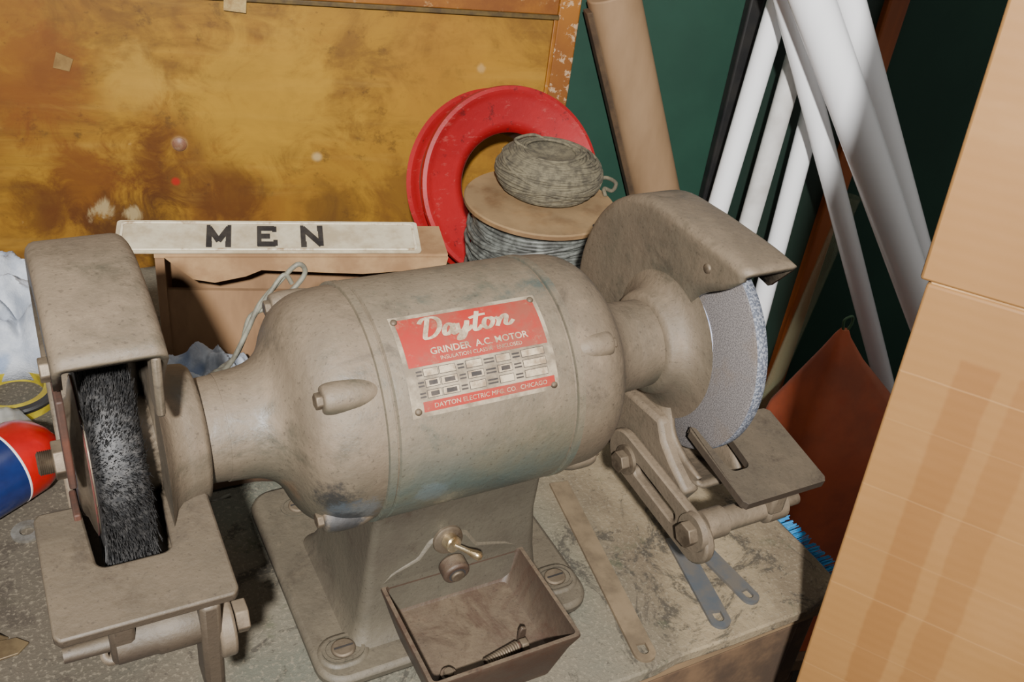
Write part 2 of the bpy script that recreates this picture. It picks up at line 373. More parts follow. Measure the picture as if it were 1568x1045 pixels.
lathe('rest_boss_b',[(0,.0165),(.005,.0155)],M_cast,G,origin=(.1635,-.114,H-.104),axis=-AX,n=32)
box('rest_web_b',(.236,-.108,H-.088),(.014,.034,.026),M_cast,G,bev=.003)
cyl('rest_stud_b',(.25,-.112,H-.103),(.268,-.112,H-.103),.006,M_bolt,G)
prism('guard_leg_b',[(-.035,-.055),(.02,-.060),(.03,-.125),(-.03,-.132),(-.075,-.112),(-.085,-.092),(-.06,-.080),(-.045,-.070)],.172,.188,M_cast,G,origin=(0,0,H),bev=.004)
lathe('rest_rod_a',[(0,.0045),(.025,.005),(.027,.0135),(.048,.0135),(.050,.0145),(.075,.0145),(.078,.013)],M_rest,G,origin=(-.283,-.105,H-.053),axis=AX,n=32)
box('rest_web_a1',(-.252,-.102,H-.042),(.014,.028,.040),M_rest,G,bev=.003)
prism('arm_a',stadium((-.015,-.105),(-.108,-.063),.018,12),-.005,.005,M_cast,G,origin=(-.196,0,H),bev=.002,hole=stadium((-.032,-.097),(-.075,-.078),.006,12))
hexbolt('arm_bolt_a',(-.190,-.108,H-.058),AX,.0105,.008,M_bolt,G)
box('rest_web_a2',(-.205,-.11,H-.065),(.012,.024,.075),M_rest,G,bev=.003)
prism('guard_leg_a',[(-.035,-.055),(.02,-.060),(.03,-.125),(-.03,-.128),(-.045,-.10)],-.213,-.199,M_cast,G,origin=(0,0,H),bev=.004)
box('guard_tab_a',(-.2625,-.052,H+.060),(.004,.026,.060),M_rust,G,bev=.001)
box('guard_tab_low',(-.2625,-.030,H-.035),(.004,.024,.050),M_rust,G,bev=.001)
box('guard_tab_inner',(-.2145,-.066,H+.095),(.005,.018,.040),M_cast,G,bev=.002)

# ---------------- nameplate
E0=math.radians(26)
def pm(u,v,off=0.0):
    e=E0+v/.084; r=.0843+off; return (u,-cos(e)*r,H+sin(e)*r)
def patch(nm,u0,u1,v0,v1,off,mat,nu=2,nv=24):
    bm=bmesh.new(); g=[[bm.verts.new(pm(u0+(u1-u0)*i/nu,v0+(v1-v0)*j/nv,off)) for i in range(nu+1)] for j in range(nv+1)]
    for j in range(nv):
        for i in range(nu): bm.faces.new((g[j][i],g[j][i+1],g[j+1][i+1],g[j+1][i]))
    return frombm(nm,bm,mat,G,60,recalc=False)
M_plate=simple('nameplate_aluminium',(154,140,118),(106,94,78),60,.5,.2,.1,200)
def platered():
    k=NT('nameplate_red'); c=k.mix(k.ramp(k.noise(40,6,.7),.38,.66),lin((138,30,19)),lin((120,56,42)))
    c=k.mix(k.math('MULTIPLY',k.ramp(k.noise(120,5,.8),.55,.68),.5),c,lin((124,96,73)))
    k.col(c); k.set(Roughness=.55); return k.m
M_lred=platered()
M_lwhite=simple('nameplate_light',(174,158,132),(122,104,82),120,.5,.1,.05)
M_lblack=simple('nameplate_black',(34,30,28),(56,48,42),90,.6)
U0,U1,VT=-.067,.039,.068
patch('nameplate',U0,U1,0,VT,.0004,M_plate,nv=40)
patch('nameplate_red_field',U0+.003,U1-.003,.0315,VT-.003,.0008,M_lred)
patch('nameplate_red_foot',U0+.008,U1-.003,.003,.0095,.0008,M_lred)
for r,(v0,v1) in enumerate(((.0248,.0300),(.0180,.0232),(.0112,.0164))):
    cells=[(0,.06,0),(.06,.17,1),(.175,.30,1),(.305,.37,0),(.375,.50,1 if r!=1 else 2),(.505,.60,0),(.605,.72,2 if r==1 else 1),(.725,.80,0),(.805,.99,1)]
    for i,(a,b,t) in enumerate(cells):
        L0=U0+.006; LL=U1-U0-.012
        if t==0:
            for k in range(2): patch('legend_%d_%d_%d'%(r,i,k),L0+a*LL+.0008,L0+b*LL-.0008,v0+.0008+k*.0022,v0+.0019+k*.0022,.0009,M_lblack,nv=1)
        else:
            patch('cell_%d_%d'%(r,i),L0+a*LL,L0+b*LL,v0,v1,.0007,M_lblack,nv=4)
            patch('cell_in_%d_%d'%(r,i),L0+a*LL+.0004,L0+b*LL-.0004,v0+.0004,v1-.0004,.0009,M_lwhite,nv=4)
            if t==2 or (i in (1,2) and r!=0): patch('cell_txt_%d_%d'%(r,i),L0+a*LL+.0025,L0+b*LL-.002,v0+.0012,v1-.0012,.0011,M_lblack,nv=3)
def text_mesh(s,size,bold=0.0,sx=1.0):
    cu=bpy.data.curves.new('t','FONT'); cu.body=s; cu.size=size; cu.offset=bold; cu.resolution_u=3; cu.align_x='CENTER'; cu.fill_mode='FRONT'
    o=bpy.data.objects.new('t',cu); bpy.context.collection.objects.link(o)
    me=bpy.data.meshes.new_from_object(o.evaluated_get(bpy.context.evaluated_depsgraph_get())); bpy.data.objects.remove(o)
    for v in me.vertices: v.co.x*=sx
    return me
def label_text(nm,s,u,v,size,mat,sx=1.0,bold=.0001):
    me=text_mesh(s,size,bold,sx)
    for p in me.vertices: p.co=Vector(pm(u+p.co.x,v+p.co.y,.0012))
    me.materials.clear(); return obj(nm,me,mat,G,None)
UC=(U0+U1)/2
label_text('plate_text_1','GRINDER  A.C. MOTOR',UC+.002,.0378,.0062,M_lwhite,1.08)
label_text('plate_text_2','INSULATION CLASS A   ENCLOSED',UC+.002,.0335,.0036,M_lwhite,1.05,0)
label_text('plate_text_3','DAYTON ELECTRIC MFG. CO.  CHICAGO',UC+.003,.0048,.0042,M_lwhite,1.05,0)
S=[[(.18,.98),(.10,.55),(.02,.08),(.12,.0),(.34,.10),(.52,.42),(.52,.78),(.34,.98),(.02,.95),(-.12,.74)],
   [(.92,.46),(.80,.52),(.68,.36),(.66,.10),(.76,.04),(.90,.24),(.97,.50),(.92,.16),(.99,.02),(1.10,.20)],
   [(1.10,.48),(1.12,.14),(1.22,.06),(1.36,.26),(1.44,.52),(1.36,.06),(1.24,-.24),(1.10,-.26),(1.18,-.06),(1.44,.08),(1.60,.26)],
   [(1.82,.92),(1.70,.36),(1.66,.06),(1.78,.02),(1.92,.20)],[(1.52,.62),(1.78,.70),(2.08,.72)],
   [(2.22,.46),(2.06,.46),(1.98,.20),(2.06,.02),(2.20,.06),(2.30,.30),(2.22,.48),(2.34,.40),(2.48,.44)],
   [(2.48,.44),(2.50,.24),(2.42,.02),(2.54,.30),(2.70,.50),(2.78,.40),(2.72,.10),(2.84,.02),(3.0,.2)]]
bm=bmesh.new(); sc=.0185
for st in S:
    P=catmull([(a,b,0) for a,b in st],8); prev=None
    for i,p in enumerate(P):
        d=(P[min(i+1,len(P)-1)]-P[max(i-1,0)]); d=d.normalized() if d.length>1e-9 else Vector((1,0,0))
        nrm=Vector((-d.y,d.x,0)); w=.052+.028*abs(d.y)
        a,b=p+nrm*w,p-nrm*w
        q=[bm.verts.new(pm(-.048+(c.x*.92+c.y*.12)*sc*1.26,.0485+c.y*sc*.80,.0013)) for c in (a,b)]
        if prev: bm.faces.new((prev[0],prev[1],q[1],q[0]))
        prev=q
frombm('plate_script',bm,M_lwhite,G,None,recalc=False)
for i,(u,v) in enumerate(((U0+.003,.064),(U1-.004,.064),(U0+.004,.004),(U1-.004,.003))):
    p=Vector(pm(u,v,.0)); a=Vector((0,p.y,p.z-H)).normalized()
    lathe('plate_rivet_%d'%i,[(0,.0024),(.0015,.0022),(.0022,.001)],M_bolt,G,origin=p,axis=a,n=14,smooth=60)

M_wire=simple('wire_grey',(108,106,92),(74,70,60),60,.6)
Wp=empty('twisted_wire')
tube('strand_1',[(-.150,.165,.10),(-.150,.12,.17),(-.142,.09,.199),(-.128,.088,.228),(-.118,.09,.248),(-.104,.092,.262),(-.090,.09,.277),(-.084,.09,.270),(-.092,.09,.258),(-.110,.088,.247),(-.124,.092,.238),(-.130,.09,.222)],.0019,M_wire,Wp,6)
tube('strand_2',[(-.146,.16,.10),(-.146,.115,.175),(-.136,.092,.205),(-.124,.09,.235),(-.112,.088,.256),(-.100,.09,.27),(-.094,.09,.262)],.0017,M_wire,Wp,6)
tube('strand_3',[(-.150,.165,.10),(-.155,.165,.05),(-.15,.165,.0022),(-.13,.165,.0022)],.0019,M_wire,Wp,6)

# ================================================================ ROOM
d=Vector((.966,-.259,0)).normalized(); nn=Vector((.259,.966,0)).normalized(); P0=Vector((.25,.65,0))
def L(t,o,z): return P0+d*t-nn*o+AZ*z
WAX=(d,AZ,-nn)
FL=-.85
k=NT('wall_green_paint'); k.col(k.mix(k.ramp(k.noise(3,5,.6),.35,.7),lin((14,52,38)),lin((24,64,48)))); k.set(Roughness=.7); k.bump(k.noise(90,4),.15,.001); M_wall=k.m
prism('wall_back',[(-1.7,FL),(2.3,FL),(2.3,1.75),(-1.7,1.75)],-.10,0,M_wall,None,ax=WAX,origin=P0)
M_floor=simple('floor_concrete',(72,64,56),(52,46,40),6,.85,0,.3,40)
bm=bmesh.new(); f=[bm.verts.new(v) for v in (L(-1.7,0,FL),L(2.3,0,FL),L(2.3,2.6,FL),L(-1.7,2.6,FL))]; bm.faces.new(f)
r=bmesh.ops.extrude_face_region(bm,geom=bm.faces[:]); bmesh.ops.translate(bm,verts=[g for g in r['geom'] if isinstance(g,bmesh.types.BMVert)],vec=(0,0,-.05))
frombm('floor',bm,M_floor,None,30)
M_trimw=simple('trim_wood_stain',(160,84,36),(118,60,27),9,.5,0,.2,60,stretch=(1,1,.1))
prism('trim_1',[(.640,FL),(.672,FL),(.672,1.6),(.640,1.6)],.0,.022,M_trimw,None,ax=WAX,origin=P0,bev=.003)
M_black=simple('trim_black',(20,20,22),(36,34,32),20,.5)
prism('trim_2',[(.434,FL),(.455,FL),(.455,1.6),(.434,1.6)],.0,.018,M_black,None,ax=WAX,origin=P0,bev=.003)
k=NT('door_dark_green'); k.col(k.mix(k.ramp(k.noise(4,5,.6,stretch=(1,1,.2)),.35,.7),lin((20,42,34)),lin((36,46,36)))); k.set(Roughness=.5); M_door=k.m
prism('door_1',[(.455,FL),(.640,FL),(.640,1.6),(.455,1.6)],.0,.008,M_door,None,ax=WAX,origin=P0)

def board_mat():
    k=NT('mustard_board'); 
    n1=k.noise(3.5,6,.65,dist=.9); n2=k.noise(9,6,.65,dist=.8); n3=k.noise(26,6,.75); n4=k.noise(15,6,.7,stretch=(.3,1,1),dist=.5)
    nb=k.noise(16,6,.7,dist=1.2)
    c=k.mix(k.ramp(n1,.38,.62),lin((152,111,33)),lin((128,86,30)))
    c=k.mix(k.math('MULTIPLY',k.ramp(n2,.46,.64),.7),c,lin((102,69,30)))
    c=k.mix(k.math('MULTIPLY',k.ramp(n4,.50,.68),.6),c,lin((92,63,29)))
    c=k.mix(k.math('MULTIPLY',k.ramp(n3,.56,.70),.65),c,lin((72,51,29)))
    c=k.mix(k.math('MULTIPLY',k.ramp(k.noise(10,4,.6,stretch=(.35,1,4)),.52,.75),.22),c,lin((188,148,68)))
    c=k.mix(k.math('MULTIPLY',k.ramp(k.noise(120,3,.6),.64,.74),.4),c,lin((56,40,24)))
    c=k.mix(k.math('MULTIPLY',k.ramp(k.noise(34,6,.8),.66,.74),.4),c,lin((180,148,92)))
    o=k.xyz()
    def blob(cx,cz,r,col,amt,c,soft=1.6,nz=.8):
        dx=k.math('SUBTRACT',o[0],cx); dz=k.math('SUBTRACT',o[2],cz)
        dd=k.math('SQRT',k.math('ADD',k.math('MULTIPLY',dx,dx),k.math('MULTIPLY',dz,dz)))
        dd=k.math('ADD',dd,k.math('MULTIPLY',k.math('SUBTRACT',nb,.5),r*nz*4))
        m=k.n.new('ShaderNodeMapRange'); m.interpolation_type='SMOOTHSTEP'; m.inputs['From Min'].default_value=r*soft; m.inputs['From Max'].default_value=r*.5
        k.link(dd,m.inputs['Value']); return k.mix(k.math('MULTIPLY',m.outputs[0],amt),c,lin(col))
    c=blob(-.20,.16,.09,(174,133,42),.6,c); c=blob(-.36,.19,.035,(176,137,54),.6,c); c=blob(.05,.20,.08,(162,117,38),.5,c)
    c=blob(-.34,.085,.045,(84,44,18),.85,c); c=blob(-.43,.05,.05,(104,58,23),.8,c); c=blob(-.25,.03,.04,(84,46,20),.8,c)
    c=blob(-.38,-.02,.05,(72,42,20),.85,c); c=blob(-.47,.20,.06,(112,60,24),.6,c); c=blob(.0,.03,.05,(94,60,27),.6,c); c=blob(-.12,.02,.04,(84,56,26),.6,c); c=blob(.12,.15,.04,(98,64,28),.5,c); c=blob(-.48,.02,.04,(84,48,22),.7,c)
    c=blob(-.41,.012,.014,(172,152,110),.75,c,1.3,1.2); c=blob(-.375,.008,.012,(172,152,110),.75,c,1.3,1.2); c=blob(-.136,.095,.0065,(186,162,114),.65,c,1.5,.3)
    c=blob(.075,.225,.006,(186,156,104),.45,c,1.4,.5);c=blob(.13,.20,.0035,(170,158,140),.6,c,1.4,.6)
    c=blob(-.31,.109,.010,(166,140,106),.9,c,1.3,.25); c=blob(-.318,.056,.006,(160,34,22),.95,c,1.3,.1)
    k.col(c); k.set(Roughness=.42); k.bump(k.noise(50,5,.7),.12,.001); return k.m
M_board=board_mat()
def frame_mat():
    k=NT('board_frame'); c=k.mix(k.ramp(k.noise(5,5,.6),.35,.65),lin((146,92,28)),lin((116,68,27)))
    c=k.mix(k.math('MULTIPLY',k.ramp(k.noise(48,5,.75),.54,.60),.85),c,lin((182,152,118)))
    k.col(c); k.set(Roughness=.5); return k.m
def frame_mat2():
    k=NT('board_frame_top'); c=k.mix(k.ramp(k.noise(8,6,.7),.35,.65),lin((148,94,26)),lin((112,65,25)))
    c=k.mix(k.math('MULTIPLY',k.ramp(k.noise(60,5,.75),.58,.66),.5),c,lin((170,136,92)))
    k.col(c); k.set(Roughness=.45); return k.m
M_bframe=frame_mat(); M_bframe2=frame_mat2(); M_groove=simple('board_groove',(92,72,28),(64,48,22),40,.6)
BD=empty('yellow_cabinet_panel')
def wl(o):
    m=Matrix((d,nn,AZ)).transposed().to_4x4(); m.translation=P0
    o.data.transform(m.inverted()); o.matrix_world=m; return o
BB=-.30
wl(prism('panel_field',[(-1.25,BB),(.166,BB),(.166,.296),(-1.25,.296)],.002,.016,M_board,BD,ax=WAX,origin=P0))
wl(prism('frame_stile',[(.169,BB),(.198,BB),(.198,.62),(.169,.62)],.002,.020,M_bframe,BD,ax=WAX,origin=P0,bev=.002))
wl(prism('frame_rail',[(-1.25,.300),(.169,.300),(.169,.62),(-1.25,.62)],.002,.020,M_bframe2,BD,ax=WAX,origin=P0,bev=.002))
wl(prism('frame_bead',[(-1.25,.295),(.170,.295),(.170,.301),(-1.25,.301)],.002,.023,M_groove,BD,ax=WAX,origin=P0,bev=.001))
wl(prism('stile_bead',[(.164,BB),(.169,BB),(.169,.298),(.164,.298)],.002,.021,M_bframe2,BD,ax=WAX,origin=P0,bev=.001))
M_tag=simple('paper_tag',(134,104,56),(110,82,42),40,.8)
prism('paper_tag',[(-.448,.203),(-.43,.199),(-.424,.214),(-.442,.222)],.016,.018,M_tag,BD,ax=WAX,origin=P0)
lathe('board_knob',[(0,.0085),(.003,.009),(.006,.005)],simple('knob_paint',(150,124,96),(120,80,58),60,.5),BD,origin=L(-.31,.016,.109),axis=-nn,n=24,smooth=60)
prism('paper_label',[(-.248,.284),(-.222,.282),(-.221,.298),(-.247,.300)],.0225,.0235,simple('old_label',(176,152,98),(138,106,62),50,.8),BD,ax=WAX,origin=P0)

# ---------------- workbench
def bench_mat():
    k=NT('bench_top_dusty'); o=k.xyz()
    c=k.mix(k.ramp(k.noise(5,5,.6,dist=.5),.35,.65),lin((80,82,71)),lin((96,89,75)))
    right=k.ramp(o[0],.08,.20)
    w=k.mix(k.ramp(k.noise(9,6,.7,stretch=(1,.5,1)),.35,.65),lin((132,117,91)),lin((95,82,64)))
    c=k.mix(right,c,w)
    c=k.mix(k.math('MULTIPLY',k.ramp(k.noise(12,6,.8,dist=1.5),.52,.62),.8),c,lin((48,44,37)))
    c=k.mix(k.math('MULTIPLY',k.ramp(k.noise(17,5,.7),.58,.70),.6),c,lin((62,66,46)))
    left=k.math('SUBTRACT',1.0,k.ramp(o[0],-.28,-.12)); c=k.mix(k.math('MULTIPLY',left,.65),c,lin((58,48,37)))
    c=k.mix(k.math('MULTIPLY',k.ramp(k.noise(300,3,.6),.52,.66),.4),c,lin((130,119,100)))
    c=k.mix(k.math('MULTIPLY',k.ramp(k.noise(220,3,.6),.62,.70),.5),c,lin((40,36,31)))
    k.col(c); k.set(Roughness=.9); k.bump(k.noise(150,5,.7),.6,.002); return k.m
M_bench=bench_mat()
M_wood=simple('bench_wood',(130,106,76),(84,66,48),18,.85,0,.5,60,stretch=(.15,1,1),dust=(134,118,93),damt=.6)
M_wdark=simple('bench_frame_wood',(104,80,56),(66,50,36),14,.85,0,.4,60)
WB=empty('workbench')
random.seed(11)
edge=[(-1.1,-.143)]
x=-1.0
while x<.30:
    edge.append((x,-.1435+random.uniform(-.0018,.0018))); x+=random.uniform(.02,.05)
edge+=[(.318,-.139),(.338,-.136),(.346,-.128),(.3475,-.08),(.345,-.02),(.346,.1)]
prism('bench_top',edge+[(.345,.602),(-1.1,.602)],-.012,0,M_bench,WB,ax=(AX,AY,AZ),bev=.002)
prism('bench_board',[(-1.1,-.140),(.341,-.134),(.341,.600),(-1.1,.600)],-.036,-.012,M_wood,WB,ax=(AX,AY,AZ),bev=.003)
box('bench_apron',(-.39,-.118,-.085),(1.40,.03,.098),M_wdark,WB,bev=.003)
box('bench_side_apron',(.318,.19,-.085),(.03,.64,.098),M_wdark,WB,bev=.003)
for i,(x,y) in enumerate(((.29,-.09),(-1.04,-.09),(.29,.55),(-1.04,.55))):
    box('leg_%d'%i,(x,y,(FL-.036)/2),(.07,.07,-FL-.036),M_wdark,WB,bev=.004)
box('bench_shelf',(-.38,.20,-.55),(1.3,.50,.02),M_wdark,WB)

M_bar1=simple('bar_dusty',(112,96,74),(88,75,58),30,.7,.1,.2,120)
M_bar2=simple('bar_blue_steel',(80,84,88),(98,92,84),30,.5,.3,.2,120)
def flatbar2(nm,p0,p1,w,mat,th=.003):
    e=empty(nm); p0=Vector(p0);p1=Vector(p1); dd=(p1-p0).normalized(); s=Vector((-dd.y,dd.x))
    a=p0+dd*w*2.0
    prism('bar',[tuple(a+s*w),tuple(a-s*w),tuple(p1-s*w),tuple(p1+s*w)],.0002,th,mat,e,ax=(AX,AY,AZ))
    n=12; out=[];hole=[]; ang=math.atan2(-dd.y,-dd.x)
    for i in range(n+1):
        t=ang-pi/2+pi*i/n; out.append((p0.x+w*cos(t),p0.y+w*sin(t)))
    q0=a+s*w; q1=a-s*w
    last=Vector(out[-1]); 
    if (q0-last).length>(q1-last).length: q0,q1=q1,q0
    out+=[tuple(q0),tuple(q1)]
    c=p0+dd*w*.15
    for i in range(n+1):
        t=ang-pi/2+pi*i/n; hole.append((c.x+w*.46*cos(t),c.y+w*.46*sin(t)))
    h1=Vector(hole[-1])+dd*w*.7; h0=Vector(hole[0])+dd*w*.7
    hole+=[tuple(h1),tuple(h0)]
    prism('bar_eye',out,.0002,th,mat,e,ax=(AX,AY,AZ),hole=hole)
flatbar2('steel_strap',(.1305,-.1290),(.166,.075),.0095,M_bar1)
flatbar2('steel_link',(.2115,-.125),(.232,-.03),.0095,M_bar2)
flatbar2('steel_link',(.2535,-.114),(.246,-.02),.0085,M_bar2)

# ---------------- MEN sign + crate
BX=empty('wooden_crate')
bp=Vector((-.148,.362,0)); bd=d; bn=nn
BAX=(bd,bn,AZ)
M_crate=simple('crate_wood',(138,106,74),(104,77,53),12,.8,0,.2,50,stretch=(1,1,.3))
M_card=simple('cardboard_edge',(158,126,88),(130,98,66),16,.85,0,.15,60)
LW=.283; DP=.052
prism('crate_back',[(0,DP),(LW,DP),(LW,DP+.008),(0,DP+.008)],0,.146,M_crate,BX,ax=BAX,origin=bp)
for nm,a,b in (('crate_side_a',0,.009),('crate_side_b',LW-.009,LW)):
    prism(nm,[(a,0),(b,0),(b,DP),(a,DP)],0,.146,M_crate,BX,ax=BAX,origin=bp,bev=.001)
prism('crate_bottom',[(.009,0),(LW-.009,0),(LW-.009,DP),(.009,DP)],.0,.009,M_crate,BX,ax=BAX,origin=bp)
prism('crate_top',[(0,-.002),(LW+.004,-.002),(LW+.004,DP+.008),(0,DP+.008)],.146,.150,M_card,BX,ax=BAX,origin=bp)
prism('crate_front',[(.009,0),(LW-.009,0),(LW-.009,.100),(.009,.107)],0,.005,M_crate,BX,ax=(bd,AZ,-bn),origin=bp+bn*.008)
prism('torn_flap',[(.01,.148),(.022,.136),(.035,.124),(.055,.120),(.085,.127),(.10,.134),(.16,.131),(.20,.129),(.25,.133),(.283,.126),(.287,.148)],0,.003,M_card,BX,ax=(bd,AZ,-bn),origin=bp+bn*(-.003))
SG=empty('men_sign')
def sign_mat():
    k=NT('sign_white_worn'); c=k.mix(k.ramp(k.noise(26,5,.65),.35,.65),lin((188,177,152)),lin((158,143,116)))
    c=k.mix(k.math('MULTIPLY',k.ramp(k.noise(70,6,.8),.62,.72),.6),c,lin((112,84,54))); k.col(c); k.set(Roughness=.5); return k.m
M_sign=sign_mat()
M_signrim=simple('sign_rim',(200,188,162),(132,106,74),60,.5,lo=.48,hi=.68)
M_ltr=simple('sign_black',(30,28,28),(50,46,42),60,.6)
tilt=math.radians(12); su=bn*cos(tilt)+AZ*sin(tilt); sw=bd.cross(su)
so=Vector((-.184,.3685,.1512)); SAX=(bd,su,sw)
prism('sign_plate',rrect(0,.296,0,.049,.004,4),0,.0012,M_sign,SG,ax=SAX,origin=so)
prism('sign_rib',rrect(.004,.292,.003,.046,.004,4),.0012,.0028,M_signrim,SG,ax=SAX,origin=so,hole=rrect(.0065,.2895,.0055,.0435,.003,4),bev=.0006)
def strokes(nm,segs,w,ox,sx,sy):
    for i,(a,b) in enumerate(segs):
        a=Vector(a);b=Vector(b); dd=(b-a).normalized(); s=Vector((-dd.y,dd.x))*w/2
        q=[a+s,a-s,b-s,b+s]
        prism('%s_%d'%(nm,i),[(ox+p.x*sx,.0100+p.y*sy) for p in q],.0012,.0022+i*.00003,M_ltr,SG,ax=SAX,origin=so)
hh=.029
strokes('letter_M',[((0,0),(0,1)),((0,.93),(.5,.25)),((.5,.25),(1,.93)),((1,0),(1,1)),((-.14,.07),(.16,.07)),((.84,.07),(1.14,.07)),((-.14,.93),(.06,.93)),((.94,.93),(1.14,.93))],.28,.087,.0185,hh)
strokes('letter_E',[((0,0),(0,1)),((-.1,.92),(.85,.92)),((0,.5),(.6,.5)),((-.1,.08),(.9,.08)),((.85,.74),(.85,1)),((.9,0),(.9,.28))],.24,.135,.0175,hh)
strokes('letter_N',[((0,0),(0,1)),((0,.95),(1,.05)),((1,0),(1,1)),((-.14,.07),(.18,.07)),((-.14,.93),(.05,.93)),((.82,.93),(1.14,.93))],.28,.178,.0175,hh)

# ---------------- wire spool with twine
SP=empty('wire_spool'); sx,sy=.249,.314
M_flange=simple('spool_flange',(132,102,66),(98,73,46),20,.8,0,.15,60,dust=(134,111,78),damt=.6)
M_gwire=simple('grey_cable',(106,108,102),(64,64,60),80,.55,.1,.1)
lathe('flange_bottom',[(0,.078),(.006,.078)],M_flange,SP,origin=(sx,sy,0),axis=AZ,n=64)
lathe('flange_top',[(0,.082),(.001,.0835),(.005,.0835),(.0065,.082),(.0065,.02)],M_flange,SP,origin=(sx,sy,.178),axis=AZ,n=64)
lathe('spool_core',[(.006,.060),(.178,.060)],simple('spool_core',(90,84,76),None,rough=.8),SP,origin=(sx,sy,0),axis=AZ,n=48)
pts=[]; turns=42
for i in range(turns*28+1):
    t=i/28*2*pi; h=.011+(.172-.011)*i/(turns*28)
    r=.068+.004*mnoise.noise(Vector((h*120,cos(t)*2,sin(t)*2)))+ .003*sin(h*55)
    pts.append((sx+r*cos(t),sy+r*sin(t),h+.0024*mnoise.noise(Vector((cos(t)*2,sin(t)*2,h*60)))))
tube('cable_windings',pts,.0023,M_gwire,SP,res=2)
for j in range(18):
    ph=random.uniform(0,6.28); h0=random.uniform(.07,.165); am=random.uniform(.004,.016); rr=random.uniform(.0725,.0765)
    tube('loose_turn_%d'%j,[(sx+(rr+.0012*sin(t*.9+j))*cos(t/30*2*pi),sy+(rr+.0012*sin(t*.9+j))*sin(t/30*2*pi),min(max(h0+am*sin(t/30*2*pi+ph),.01),.173)) for t in range(30)],.0021,M_gwire,SP,cyc=True,res=2)
lathe('flange_hole',[(0,.006),(.0006,.006)],M_dark,SP,origin=(sx+.03,sy-.072,.1842),axis=AZ,n=20)
TW=empty('twine_coil'); M_tw=simple('twine',(104,96,76),(72,66,53),120,.9,0,.5,500,bd=.0005)
tx,ty,tz=sx+.018,sy+.020,.1845
lathe('coil_body',[(.001,.03),(.001,.046),(.008,.052),(.022,.054),(.036,.050),(.043,.042),(.045,.03),(.042,.012),(.040,.004)],M_tw,TW,origin=(tx,ty,tz),axis=AZ,n=64,smooth=60)
def prof(s):
    a=-1.2+s*2.9; return (.031+.026*cos(a), .0235+.0225*sin(a))
pts=[]; N=26*36
for i in range(N+1):
    t=i/36*2*pi; r,h=prof(i/N); h=max(h,.003)
    jx=.0015*mnoise.noise(Vector((cos(t)*2,sin(t)*2,i/60)))
    pts.append((tx+(r+jx)*cos(t),ty+(r+jx)*sin(t),tz+h+.002*sin(t+i/150)))
tube('twine_wraps',pts,.0017,M_tw,TW,res=2)
for j in range(22):
    ph=random.uniform(0,6.28); tl=random.uniform(.14,.44); pts=[]
    base_=random.uniform(.2,.95)
    for q in range(40):
        t=q/40*2*pi; s_=base_+tl*.5*sin(t+ph); s_=min(max(s_,.03),1); r,h=prof(s_); pts.append((tx+(r+.0018)*cos(t),ty+(r+.0018)*sin(t),tz+max(h,.003)+.0006))
    tube('twine_cross_%d'%j,pts,.0016,M_tw,TW,cyc=True,res=2)
tube('twine_end',[(tx+.052,ty-.012,tz+.012),(tx+.066,ty-.016,tz+.016),(tx+.078,ty-.020,tz+.010),(tx+.072,ty-.024,tz+.003),(tx+.062,ty-.022,tz+.006),(tx+.060,ty-.03,tz-.0)],.0022,M_tw,TW,6)
tube('twine_tail',[(tx+.01,ty+.03,tz+.046),(tx-.005,ty+.035,tz+.052),(tx-.03,ty+.03,tz+.05),(tx-.025,ty+.01,tz+.047)],.0017,M_tw,TW,6)

# ---------------- red reel
RR=empty('red_steel_reel')
k=NT('red_enamel_worn'); c=k.mix(k.ramp(k.noise(8,5,.6),.35,.65),lin((134,4,12)),lin((152,11,17)))
c=k.mix(k.math('MULTIPLY',k.ramp(k.noise(60,6,.8,stretch=(1,1,2.5)),.56,.66),.4),c,lin((164,84,76)))
c=k.mix(k.math('MULTIPLY',k.ramp(k.noise(40,5,.8),.57,.67),.65),c,lin((66,14,14))); k.col(c); k.set(Roughness=.55); k.bump(k.noise(120,4),.2,.001); M_red=k.m
M_redin=simple('reel_inner_dusty',(100,62,48),(112,30,26),20,.7,0,.2,90,lo=.42,hi=.7)
ra=Vector((-.072,-.915,.395)).normalized(); rc=Vector((.290,.446,.1385)); q=.985
def annulus(nm,prof,mat): return lathe(nm,[(a,b*q) for a,b in prof],mat,RR,origin=rc,axis=ra,n=96,closed=False,smooth=40)
annulus('flange_front',[(-.014,.064),(-.008,.067),(-.004,.072),(-.001,.078),(-.002,.104),(.002,.110),(.004,.115),(.002,.1195),(-.003,.1205),(-.006,.118),(-.006,.106),(-.008,.078),(-.014,.064)],M_red)
annulus('flange_back',[(-.060,.066),(-.060,.104),(-.056,.110),(-.054,.116),(-.058,.1205),(-.063,.119),(-.065,.106),(-.065,.066),(-.060,.066)],M_red)
annulus('hub',[(-.062,.103),(-.034,.099),(-.007,.103)],M_redin)
annulus('hub_inner',[(-.064,.064),(-.012,.064)],M_redin)

